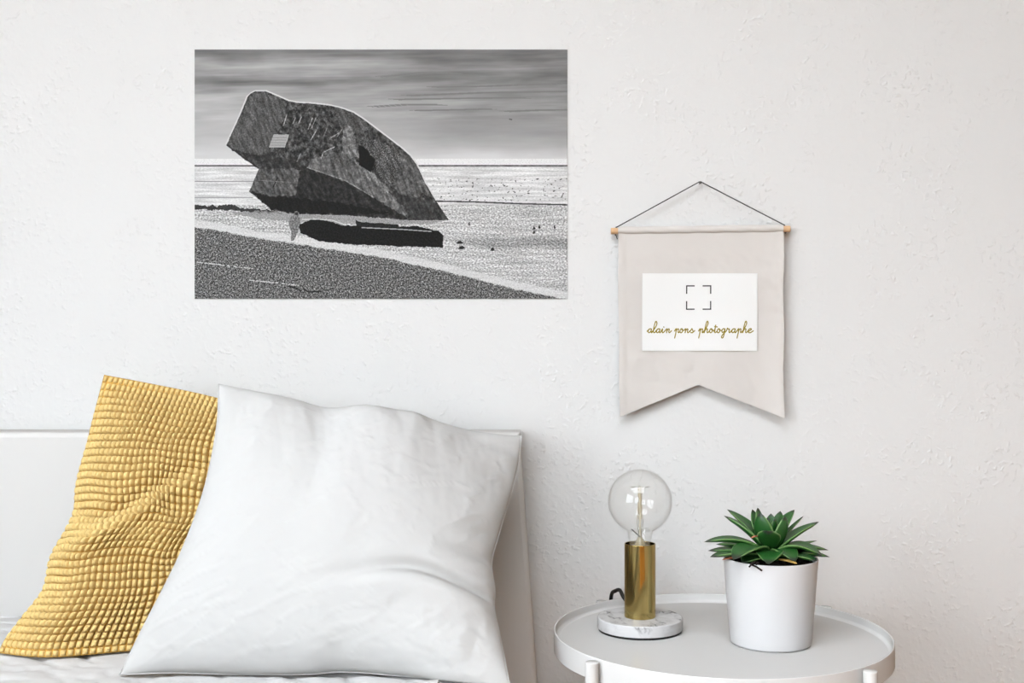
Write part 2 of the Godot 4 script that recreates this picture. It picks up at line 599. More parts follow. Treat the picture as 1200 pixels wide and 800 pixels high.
func paint_card() -> ImageTexture:
	var w := int(135 * CARD)
	var h := int(91 * CARD)
	var im := Image.create(w, h, false, Image.FORMAT_RGB8)
	im.fill(Color(0.985, 0.985, 0.98))
	var dark := Color(0.13, 0.13, 0.14)
	# four corner marks of a viewfinder
	var x0 := 413.0
	var y0 := 112.0
	var x1 := 648.0
	var y1 := 342.0
	for c in [[x0, y0, 80, 11], [x0, y0, 11, 80], [x1 - 80, y0, 80, 11], [x1 - 11, y0, 11, 80], [x0, y1 - 11, 80, 11], [x0, y1 - 82, 11, 82], [x1 - 80, y1 - 11, 80, 11], [x1 - 11, y1 - 82, 11, 82]]:
		im.fill_rect(Rect2i(c[0], c[1], c[2], c[3]), dark)
	var gold := Color(0.55, 0.48, 0.10)
	for q in [["a", 125], ["l", 270], ["a", 390], ["i", 540], ["n", 680], ["p", 970], ["o", 1135], ["n", 1262], ["s", 1437], ["p", 1717], ["h", 1885], ["o", 2055], ["t", 2185], ["o", 2290], ["g", 2428], ["r", 2590], ["a", 2737], ["p", 2910], ["h", 3085], ["e", 3250]]:
		for s in glyph(q[0], q[1]):
			stroke(im, s, gold, 4.9)
	return ImageTexture.create_from_image(im)

# ---------------------------------------------------------------- the scene
func _ready() -> void:
	# camera
	var cam := Camera3D.new()
	cam.name = "camera"
	cam.fov = rad_to_deg(2.0 * atan(400.0 / FOCAL))
	cam.position = EYE
	cam.near = 0.02
	add_child(cam)
	cam.current = true
	# overcast daylight that comes in through the windows
	var env := Environment.new()
	var sky := Sky.new()
	var air := ProceduralSkyMaterial.new()
	air.sky_top_color = Color(0.872, 0.895, 0.918)
	air.sky_horizon_color = Color(0.925, 0.955, 0.978)
	air.sky_energy_multiplier = 9.0
	air.ground_horizon_color = Color(0.62, 0.61, 0.59)
	air.ground_bottom_color = Color(0.62, 0.61, 0.59)
	air.ground_energy_multiplier = 7.0
	air.sun_angle_max = 0.0
	sky.sky_material = air
	env.background_mode = Environment.BG_SKY
	env.sky = sky
	env.tonemap_mode = Environment.TONE_MAPPER_LINEAR
	env.tonemap_exposure = 0.082
	env.sdfgi_enabled = true
	env.ssao_enabled = true
	env.ssil_enabled = true
	var world := WorldEnvironment.new()
	world.name = "world_environment"
	world.environment = env
	add_child(world)

	weave_normal = make_weave()
	build_room()
	build_bed()
	build_cushions()
	build_table()
	build_lamp()
	build_plant()
	build_poster()
	build_pennant()

# ---------------------------------------------------------------- room
const XL := -2.4
const XR := 1.8
const ZF := 4.8
const HC := 2.75

func build_room() -> void:
	# plaster with a trowelled, pimpled relief
	var im := Image.create(1024, 1024, false, Image.FORMAT_RGB8)
	var pim := noise(2, 0.035, 3)
	pim.noise_type = FastNoiseLite.TYPE_SIMPLEX
	var zone := noise(6, 0.006, 2)
	for y in 1024:
		for x in 1024:
			# wraps round: the far half of the tile fades into the near half
			var fx := smoothstep(0.75, 1.0, x / 1024.0)
			var a := pim.get_noise_2d(x, y)
			var z := zone.get_noise_2d(x, y)
			if fx > 0.0:
				a = lerpf(a, pim.get_noise_2d(x - 1024, y), fx)
				z = lerpf(z, zone.get_noise_2d(x - 1024, y), fx)
			var v := 0.5 + 0.10 * a + 0.55 * maxf(0.0, a - 0.18) * clampf(0.55 + 1.6 * z, 0.1, 1.0)
			im.set_pixel(x, y, Color(v, v, v))
	im.bump_map_to_normal_map(5.0)
	var plaster := mat(Color(0.925, 0.925, 0.92), 0.85)
	plaster.normal_enabled = true
	plaster.normal_texture = ImageTexture.create_from_image(im)
	plaster.normal_scale = 0.6
	plaster.uv1_triplanar = true
	plaster.uv1_world_triplanar = true
	plaster.uv1_scale = Vector3.ONE * 1.7
	var paint := mat(Color(0.945, 0.935, 0.915), 0.9)
	var t := 0.15
	structure("wall_back", boxes([[Vector3(XL - t, 0, -t), Vector3(XR + t, HC, 0)]]), plaster, "white rough plaster wall behind the bed and the side table", "wall")
	structure("wall_right", boxes([[Vector3(XR, 0, 0), Vector3(XR + t, HC, ZF)]]), paint, "plain white side wall of the bedroom", "wall")
	# the wall beside the bed has a wide, tall window opening
	var wy0 := 0.7
	var wy1 := 2.6
	var wz0 := 1.9
	var wz1 := 4.4
	structure("wall_left", boxes([[Vector3(XL - t, 0, 0), Vector3(XL, HC, wz0)], [Vector3(XL - t, 0, wz1), Vector3(XL, HC, ZF)], [Vector3(XL - t, 0, wz0), Vector3(XL, wy0, wz1)], [Vector3(XL - t, wy1, wz0), Vector3(XL, HC, wz1)]]), paint, "white side wall with a wide window opening", "wall")
	# openings for two made-up windows, front and roof, that add fill light
	var wx0 := -2.0
	var wx1 := -0.8
	var fy0 := 0.8
	structure("wall_front", boxes([[Vector3(XL - t, 0, ZF), Vector3(wx0, HC, ZF + t)], [Vector3(wx1, 0, ZF), Vector3(XR + t, HC, ZF + t)], [Vector3(wx0, 0, ZF), Vector3(wx1, fy0, ZF + t)], [Vector3(wx0, wy1, ZF), Vector3(wx1, HC, ZF + t)]]), paint, "white wall opposite the bed with an added window opening", "wall")
	var rx0 := -1.5
	var rx1 := 0.7
	var rz0 := 1.4
	var rz1 := 3.2
	structure("ceiling", boxes([[Vector3(XL - t, HC, -t), Vector3(XR + t, HC + t, rz0)], [Vector3(XL - t, HC, rz1), Vector3(XR + t, HC + t, ZF + t)], [Vector3(XL - t, HC, rz0), Vector3(rx0, HC + t, rz1)], [Vector3(rx1, HC, rz0), Vector3(XR + t, HC + t, rz1)]]), paint, "plain white bedroom ceiling with an added roof window opening", "ceiling")
	window("window_2", "added white framed window opposite the bed for fill light", Vector3((wx0 + wx1) * 0.5, fy0, ZF + 0.075), PI * 0.5, wx1 - wx0, wy1 - fy0)  # invented window, lets in extra frontal fill
	var roof := window("window_3", "added white framed roof window in the ceiling for top light", Vector3(rx0, HC + 0.075, (rz0 + rz1) * 0.5), 0.0, rz1 - rz0, rx1 - rx0)  # invented roof window, lights the tray and other level surfaces from above
	roof.rotation.z = -PI * 0.5
	var walnut := mat(Color(0.24, 0.17, 0.12), 0.45)  # unseen door, added to give the brass column a dark reflected stripe
	var door := Node3D.new()
	door.name = "door_1"
	door.set_meta("label", "unseen dark brown panelled door added for its reflection in the brass")
	door.set_meta("category", "door")
	door.set_meta("kind", "structure")
	add_child(door)
	door.position = Vector3(0.75, 0, ZF)
	part("leaf", boxes([[Vector3(-0.42, 0.005, -0.04), Vector3(0.42, 2.05, 0.0)]], 0.003), walnut, door)
	part("door_frame", boxes([[Vector3(-0.50, 0, -0.02), Vector3(-0.42, 2.13, 0)], [Vector3(0.42, 0, -0.02), Vector3(0.50, 2.13, 0)], [Vector3(-0.42, 2.05, -0.02), Vector3(0.42, 2.13, 0)]], 0.003), walnut, door)
	for py in [0.25, 1.15]:
		part("door_panel", boxes([[Vector3(-0.30, py, -0.048), Vector3(0.30, py + 0.75, -0.038)]], 0.004), walnut, door)
	part("door_handle", tube(smooth_path([Vector3(-0.36, 1.02, -0.04), Vector3(-0.36, 1.02, -0.085), Vector3(-0.25, 1.02, -0.09)], 6), 0.008, 10), mat(Color(0.7, 0.7, 0.7), 0.3, 1.0), door)
	var wood := mat(Color(0.74, 0.53, 0.29), 0.5)
	structure("floor", boxes([[Vector3(XL - t, -0.15, -t), Vector3(XR + t, 0, ZF + t)]]), wood, "warm brown wooden bedroom floor", "floor")
	window("window_1", "wide white framed window in the side wall", Vector3(XL - 0.075, wy0, (wz0 + wz1) * 0.5), 0.0, wz1 - wz0, wy1 - wy0)

func window(called: String, label: String, where: Vector3, turn: float, ww: float, wh: float) -> Node3D:
	var frame := mat(Color(0.92, 0.92, 0.91), 0.4)
	var win := Node3D.new()
	win.name = called
	win.set_meta("label", label)
	win.set_meta("category", "window")
	win.set_meta("kind", "structure")
	add_child(win)
	win.position = where
	win.rotation.y = turn
	var f := 0.06
	var hz := ww * 0.5
	part("window_frame", boxes([[Vector3(-0.035, 0, -hz), Vector3(0.035, f, hz)], [Vector3(-0.035, wh - f, -hz), Vector3(0.035, wh, hz)], [Vector3(-0.035, f, -hz), Vector3(0.035, wh - f, -hz + f)], [Vector3(-0.035, f, hz - f), Vector3(0.035, wh - f, hz)]], 0.004), frame, win)
	for k in [-1, 1]:
		part("mullion", boxes([[Vector3(-0.035, f, k * ww / 6.0 - 0.04), Vector3(0.035, wh - f, k * ww / 6.0 + 0.04)]], 0.004), frame, win)
	var glass := mat(Color(1, 1, 1, 0.05), 0.0)
	glass.transparency = BaseMaterial3D.TRANSPARENCY_ALPHA
	for k in [-1, 0, 1]:
		var w := ww / 3.0 - 0.08
		part("pane", boxes([[Vector3(-0.003, f, k * ww / 3.0 - w * 0.5), Vector3(0.003, wh - f, k * ww / 3.0 + w * 0.5)]]), glass, win)
	return win

# ---------------------------------------------------------------- bed
const BED_Y := 0.497
const BED_R := -0.03
const BED_L := -1.63

func build_bed() -> void:
	var bed := thing("bed", "low white bed with a plain headboard against the wall", "bed", Vector3((BED_L + BED_R) * 0.5, 0, 1.05))
	var ox := -bed.position
	var lacquer := mat(Color(0.90, 0.895, 0.885), 0.55)
	# headboard: a slab whose end leans outwards towards the floor
	var zf := 0.062
	var zb := 0.008
	var xr_top := 0.0125
	var xr_bot := 0.066
	var ytop := 0.772
	var st := SurfaceTool.new()
	st.begin(Mesh.PRIMITIVE_TRIANGLES)
	var ring: Array = []
	var r := 0.008
	for q in [[Vector2(xr_top, ytop), 0], [Vector2(xr_bot, 0.0), 1], [Vector2(BED_L - 0.06, 0.0), 2], [Vector2(BED_L - 0.01, ytop), 3]]:
		ring.append(q[0])
	# bevelled outline: back, front edge, inset front
	var loops: Array = []
	for z in [[zb, 0.0], [zf - r, 0.0], [zf - r * 0.3, r * 0.3], [zf, r]]:
		var lp: Array = []
		for i in 4:
			var p: Vector2 = ring[i]
			var inx := -1.0 if p.x > -0.5 else 1.0
			var iny := -1.0 if p.y > 0.3 else 1.0
			lp.append(Vector3(p.x + inx * z[1], p.y + iny * z[1], z[0]))
		loops.append(lp)
	var base := 0
	for i in 4:
		var j := (i + 1) % 4
		var strip := PackedVector3Array()
		for lp in loops:
			strip.append(lp[i])
			strip.append(lp[j])
		base = grid_into(st, strip, loops.size(), 2, false, true, base)
	for face in [[loops[3], true], [loops[0], false]]:
		var lp: Array = face[0]
		base = grid_into(st, PackedVector3Array([lp[3], lp[0], lp[2], lp[1]]), 2, 2, false, not face[1], base)
	part("headboard", st.commit(), lacquer, bed, ox)
	part("side_rail", boxes([[Vector3(BED_R - 0.03, 0.14, 0.07), Vector3(BED_R - 0.005, 0.30, 2.06)]], 0.004), lacquer, bed, ox)
	part("side_rail", boxes([[Vector3(BED_L + 0.005, 0.14, 0.07), Vector3(BED_L + 0.03, 0.30, 2.06)]], 0.004), lacquer, bed, ox)
	part("foot_rail", boxes([[Vector3(BED_L + 0.005, 0.14, 2.06), Vector3(BED_R - 0.005, 0.30, 2.085)]], 0.004), lacquer, bed, ox)
	for x in [BED_L + 0.04, BED_R - 0.04]:
		part("leg", boxes([[Vector3(x - 0.025, 0, 1.98), Vector3(x + 0.025, 0.14, 2.03)]], 0.004), lacquer, bed, ox)
	part("slat_base", boxes([[Vector3(BED_L + 0.03, 0.22, 0.07), Vector3(BED_R - 0.03, 0.25, 2.06)]], 0.002), lacquer, bed, ox)
	var ticking := fabric(Color(0.92, 0.92, 0.91), 40.0, 0.2)
	part("mattress", rounded_box(Vector3(BED_R - BED_L - 0.02, 0.235, 1.98), 0.035, 5), ticking, bed, ox + Vector3((BED_L + BED_R) * 0.5, 0.25 + 0.1175, 1.06))

	# fitted sheet: lies on the mattress and drops over its open side
	var linen := fabric(Color(0.925, 0.925, 0.925), 60.0, 0.25)
	var ruck := noise(14, 2.6, 4)
	var pull := noise(15, 1.1, 3)
	var n := 180
	var m := 140
	var pts := PackedVector3Array()
	for j in m + 1:
		var z := lerpf(0.075, 1.2, pow(float(j) / m, 1.25))
		for i in n + 1:
			var s := float(i) / n
			var x := 0.0
			var y := BED_Y
			if s < 0.92:
				x = lerpf(BED_L - 0.005, BED_R - 0.03, s / 0.92)
				# creases that run away from the pillows
				var w := ruck.get_noise_2d(x * 1.3 + z * 2.2, z * 3.4 - x * 2.2)
				y += -0.002 + 0.002 * pull.get_noise_2d(x * 2.0, z * 2.0) - 0.005 * pow(1.0 - minf(1.0, absf(w) * 4.0), 3.0)
			else:
				var a := (s - 0.92) / 0.08
				var bend := minf(1.0, a * 2.2) * PI * 0.5
				x = BED_R - 0.03 + 0.032 * sin(bend)
				y = BED_Y - 0.032 * (1.0 - cos(bend)) - maxf(0.0, a - 0.4545) * 0.24
				x += 0.003 * ruck.get_noise_2d(z * 6.0, y * 2.0) * a
			pts.append(Vector3(x, y, z))
	var sh := part("bed_sheet", sheet(pts, m + 1, n + 1, Vector3(0, -0.003, 0)), linen, self, Vector3.ZERO, "smooth white fitted sheet under the cushions")
	sh.set_meta("category", "bed sheet")

	# duvet with its folded edge just below the cushions
	var puff := noise(24, 3.0, 3)
	var crease := noise(25, 5.0, 3)
	var dp := PackedVector3Array()
	var rows := 90
	var cols := 150
	for j in rows + 1:
		var t := float(j) / rows
		for i in cols + 1:
			var s := float(i) / cols
			var x := lerpf(BED_L - 0.02, BED_R - 0.055, s)
			var edge := 0.500 + 0.018 * puff.get_noise_2d(x * 1.6, 4.0) - 0.03 * smoothstep(-0.16, -0.06, x)
			var y := 0.0
			var z := 0.0
			if t < 0.16:      # round the fold
				var a := t / 0.16 * PI
				y = BED_Y + 0.003 + 0.009 * (1.0 - cos(a))
				z = edge + 0.009 * (1.0 - sin(a))
			else:
				var f := (t - 0.16) / 0.84
				z = edge + 0.009 + f * 1.25
				y = BED_Y + 0.021 + 0.018 * minf(1.0, f * 5.0)
			var w := crease.get_noise_2d(x * 1.5 + z, z * 1.4 - x)
			y += (0.005 * puff.get_noise_2d(x * 1.4, z * 1.4) - 0.005 * pow(1.0 - minf(1.0, absf(w) * 4.0), 3.0)) * clampf((t - 0.05) * 6.0, 0.0, 1.0)
			dp.append(Vector3(x, maxf(y, BED_Y + 0.003), z))
	var dv := part("duvet", sheet(dp, rows + 1, cols + 1, Vector3(0, -0.002, 0.004)), linen, self, Vector3.ZERO, "rumpled white duvet folded back on the bed")
	dv.set_meta("category", "duvet")

# ---------------------------------------------------------------- cushions
func build_cushions() -> void:
	# --- white cushion in front
	var w := Cushion.new()
	w.top = line_at([[256, 450, 1.56], [300, 459, 1.58], [345, 469, 1.60], [385, 479, 1.61], [430, 478, 1.61], [480, 484, 1.62], [530, 500, 1.64], [575, 508, 1.66], [611, 511, 1.67]])
	w.right = line_at([[611, 511, 1.67], [607, 545, 1.65], [597, 585, 1.61], [585, 625, 1.565], [576, 660, 1.53], [580, 690, 1.50], [579, 712, 1.475], [586, 745, 1.44], [598, 806, 1.37]])
	var wl := [[256, 450, 1.56], [254, 500, 1.545], [240, 570, 1.51], [217, 635, 1.48], [195, 682, 1.46], [166, 738, 1.435], [140, 791, 1.41]]
	w.left = line_at(wl)
	white_left = wl
	w.bottom = line_at([[140, 791, 1.41], [200, 788, 1.415], [290, 791, 1.41], [360, 790, 1.41], [402, 787, 1.414], [470, 792, 1.405], [530, 801, 1.385], [598, 806, 1.37]])
	w.front = 0.075
	w.back = 0.025
	w.setup()
	var big := noise(57, 1.3, 2)
	var mid := noise(52, 4.2, 3)
	var small := noise(53, 16.0, 3)
	w.relief = func(u: float, v: float) -> float:
		var d := 0.007 * big.get_noise_2d(u, v)
		# soft pulls that run from the corners and the upper rim
		var rr := mid.get_noise_2d(u * 2.2 - v * 0.4, v * 0.6)
		d += 0.0025 * rr * bump(v - 0.05, 0.35)
		var ridge := 1.0 - minf(1.0, absf(mid.get_noise_2d(u * 0.9 + 3.0, v * 1.7 + u)) * 5.0)
		d += 0.0012 * pow(ridge, 2.0)
		d += 0.0004 * small.get_noise_2d(u, v)
		# the deep fold across the lower right: a lip hanging over the part below it
		var fy := 0.735 - 0.07 * smoothstep(0.40, 0.78, u) + 0.03 * smoothstep(0.78, 1.0, u)
		var k := smoothstep(0.36, 0.95, u)
		var s := v - fy
		d += k * (0.013 * bump(s - 0.045, 0.05) - 0.016 * bump(s + 0.018, 0.022) + 0.004 * bump(s + 0.09, 0.05))
		# crumple in the lower right corner and short gathers along the right seam
		d += 0.004 * smoothstep(0.45, 0.9, u) * smoothstep(0.66, 0.84, v) * mid.get_noise_2d(u * 1.1 + v * 1.6, v * 0.9 - u * 1.4)
		d += 0.004 * bump(u - 1.0, 0.10) * sin(v * 46.0 + 3.0 * sin(v * 11.0))
		d += 0.003 * bump(v, 0.10) * sin(u * 34.0 + 2.0 * sin(u * 9.0))
		# a long soft valley from the upper rim at the middle
		d -= 0.006 * bump(u - 0.34 - 0.1 * v, 0.05) * bump(v - 0.1, 0.2)
		return d
	var cotton := fabric(Color(0.83, 0.83, 0.825), 60.0, 0.2)
	var wt := thing("white_cushion", "large plain white cotton cushion leaning in front of the yellow one", "cushion", at(370, 792, 1.41))
	part("cover", w.body(150, 0.0), cotton, wt, -wt.position)
	# corded seam
	var cord: Array = []
	for q in [w.top, w.right]:
		for k in range(0, 81, 2):
			cord.append(q[k])
	for k in range(80, -1, -2):
		cord.append(w.bottom[k])
	for k in range(80, -1, -2):
		cord.append(w.left[k])
	for k in cord.size():
		cord[k].y = maxf(cord[k].y, 0.499)
	part("seam", tube(PackedVector3Array(cord), 0.0010, 6), cotton, wt, -wt.position)

	# --- yellow cushion behind
	var y := Cushion.new()
	y.top = line_at([[122, 439, 1.665], [170, 448, 1.665], [225, 459, 1.665], [290, 474, 1.66], [380, 490, 1.66]])
	y.left = line_at([[122, 439, 1.665], [112, 477, 1.66], [101, 521, 1.65], [89, 566, 1.64], [84, 606, 1.62], [60, 650, 1.60], [50, 690, 1.575], [26, 722, 1.55], [6, 748, 1.53], [-2, 765, 1.512]])
	y.right = line_at([[380, 490, 1.66], [372, 560, 1.64], [355, 650, 1.60], [345, 752, 1.568]])
	y.bottom = line_at([[-2, 765, 1.512], [60, 770, 1.490], [160, 762, 1.522], [250, 756, 1.548], [345, 752, 1.568]])
	y.front = 0.052
	y.back = 0.045
	y.round_edge = 0.9
	y.setup()
	var sag := noise(61, 1.8, 2)
	y.relief = func(u: float, v: float) -> float:
		var d := 0.008 * sag.get_noise_2d(u, v)
		# sagging folds across the middle
		var f1 := 0.40 + 0.10 * sin(u * 7.0 + 0.6)
		var f2 := 0.56 + 0.06 * sin(u * 8.0 + 2.4)
		d -= 0.009 * bump(v - f1, 0.04) * smoothstep(0.75, 0.2, u)
		d += 0.009 * bump(v - f1 - 0.06, 0.045) * smoothstep(0.8, 0.2, u)
		d -= 0.008 * bump(v - f2, 0.04) * smoothstep(0.7, 0.1, u)
		d += 0.007 * bump(v - f2 - 0.07, 0.05)
		return d
	var plush := fabric(Color(0.945, 0.825, 0.545), 90.0, 0.5, 0.25)
	var yt := thing("yellow_cushion", "mustard yellow cushion with a knobbly corn kernel weave", "cushion", at(160, 770, 1.50))
	var deep_yellow := fabric(Color(0.82, 0.64, 0.30), 90.0, 0.5)  # deeper yellow for the body that shows between the knobs
	part("cover", y.body(90, 0.0040), deep_yellow, yt, -yt.position)
	# knobs of the weave: one soft dome, laid on the skin row by row
	var dome := PackedVector3Array()
	var ticks := [-1.0, -0.88, -0.5, 0.0, 0.5, 0.88, 1.0]
	for b in ticks:
		for a in ticks:
			var hgt := pow(maxf(0.0, (1.0 - pow(absf(a), 4.5)) * (1.0 - pow(absf(b), 5.5))), 0.5)
			var pinch := 1.0 - 0.10 * pow(absf(b), 4.0)
			dome.append(Vector3(a * pinch, b * (1.0 - 0.06 * pow(absf(a), 4.0)), hgt - 0.42))
	var knob := grid_mesh(dome, 7, 7, false, true)
	var warp := noise(71, 1.5, 2)
	var cols := 43
	var rows := 38
	var front: Array = []
	var rest: Array = []
	var rng := RandomNumberGenerator.new()
	rng.seed = 9
	for side in [1, -1]:
		for j in rows:
			for i in cols:
				var uv := func(a: float, b: float) -> Vector2:
					var u0 := clampf(a, 0.0, 1.0)
					var v0 := clampf(b, 0.0, 1.0)
					var k := 16.0 * u0 * (1.0 - u0) * v0 * (1.0 - v0)
					return Vector2(clampf(u0 + 0.022 * k * warp.get_noise_2d(u0 * 2.0, v0 * 2.0) + 0.010 * k * sin(v0 * 15.0 + u0 * 3.0), 0.004, 0.996), clampf(v0 + 0.020 * k * warp.get_noise_2d(u0 * 2.0 + 9.0, v0 * 2.0), 0.004, 0.996))
				var cu := (i + 0.5) / cols
				var cv := (j + 0.5) / rows
				var hu := 0.5 / cols
				var hv := 0.5 / rows
				var c: Vector2 = uv.call(cu, cv)
				var e: Vector2 = uv.call(cu + hu, cv)
				var ww: Vector2 = uv.call(cu - hu, cv)
				var s: Vector2 = uv.call(cu, cv + hv)
				var nn: Vector2 = uv.call(cu, cv - hv)
				var p := y.skin(c.x, c.y, side)
				var tu := (y.skin(e.x, e.y, side) - y.skin(ww.x, ww.y, side)) * 0.5
				var tv := (y.skin(s.x, s.y, side) - y.skin(nn.x, nn.y, side)) * 0.5
				var nrm: Vector3 = tv.cross(tu).normalized() * side
				var hgt := 0.0088 * (0.9 + 0.2 * rng.randf()) * lerpf(0.5, 1.0, smoothstep(0.0, 0.10, minf(minf(cu, 1.0 - cu), minf(cv, 1.0 - cv))))
				var bs := Basis(tu * 0.835 * side, -tv * 0.95, nrm * hgt)
				var tr := Transform3D(bs, p - yt.position)
				var eye := p - EYE
				var size := absf(tu.cross(tv).dot(eye.normalized())) / eye.length_squared()
				var px := 600.0 + FOCAL * eye.x / -eye.z
				var py := 400.0 - FOCAL * eye.y / -eye.z
				var limit := 0.0
				for q in wl.size() - 1:
					if py >= wl[q][1] and py <= wl[q + 1][1]:
						limit = lerpf(wl[q][0], wl[q + 1][0], (py - wl[q][1]) / (wl[q + 1][1] - wl[q][1]))
				if side > 0 and px > 2.0 and px < limit - 6.0:
					front.append([size, tr])
				else:
					rest.append(tr)
	front.sort_custom(func(a, b): return a[0] > b[0])
	for k in front.size():
		if k < 300:
			var o := part("knob", knob, plush, yt)
			o.transform = front[k][1]
		else:
			rest.append(front[k][1])
	var mm := MultiMesh.new()
	mm.transform_format = MultiMesh.TRANSFORM_3D
	mm.mesh = knob
	mm.instance_count = rest.size()
	for k in rest.size():
		mm.set_instance_transform(k, rest[k])
	var mi := MultiMeshInstance3D.new()
	mi.name = "knobs"
	mi.multimesh = mm
	mi.material_override = plush
	mi.set_meta("kind", "stuff")
	yt.add_child(mi, true)

# ---------------------------------------------------------------- side table
const TABLE := Vector3(0.2787, 0.0, 0.27)
const TRAY_Y := 0.511      # top face of the tray
const RIM_Y := 0.5235
const TR := 0.2225

func build_table() -> void:
	var t := thing("side_table", "round white metal tray table beside the bed", "table", TABLE)
	var white := mat(Color(0.955, 0.955, 0.95), 0.2)
	part("tray", lathe([[0.0, TRAY_Y - 0.002], [TR - 0.004, TRAY_Y - 0.002, 1], [TR - 0.004, RIM_Y - 0.028, 1], [TR - 0.001, RIM_Y - 0.029], [TR, RIM_Y - 0.028, 1], [TR, RIM_Y - 0.001], [TR - 0.0005, RIM_Y], [TR - 0.0020, RIM_Y], [TR - 0.0025, RIM_Y - 0.001], [TR - 0.0025, TRAY_Y + 0.004], [TR - 0.004, TRAY_Y + 0.001], [TR - 0.008, TRAY_Y, 1], [0.0, TRAY_Y]], 128), white, t)
	for k in 4:
		var a := deg_to_rad(38.5 + 90.0 * k)
		var r := TR + 0.0095
		var where := Vector3(sin(a) * r, 0, cos(a) * r)
		var leg := part("leg", lathe([[0.0, 0.0], [0.0085, 0.0, 1], [0.0085, RIM_Y - 0.0035], [0.0078, RIM_Y - 0.0022], [0.0, RIM_Y - 0.002]], 24), white, t, where)
		leg.name = "leg" if k == 0 else "leg_%03d" % k
	for k in 2:
		var a := deg_to_rad(38.5 + 90.0 * k)
		var dd := Vector3(sin(a), 0, cos(a)) * (TR + 0.004)
		var up := Vector3(0, 0.10 + 0.012 * k, 0)
		part("cross_bar", tube(PackedVector3Array([up - dd, up, up + dd]), 0.006, 12), white, t)

# ---------------------------------------------------------------- lamp
func sized(profile: Array, k: float) -> Array:
	var out: Array = []
	for p in profile:
		var q: Array = p.duplicate()
		q[0] *= k
		q[1] *= k
		out.append(q)
	return out

func grown(pts: Array, k: float) -> PackedVector3Array:
	var out := PackedVector3Array()
	for p in pts:
		out.append(p * k)
	return out

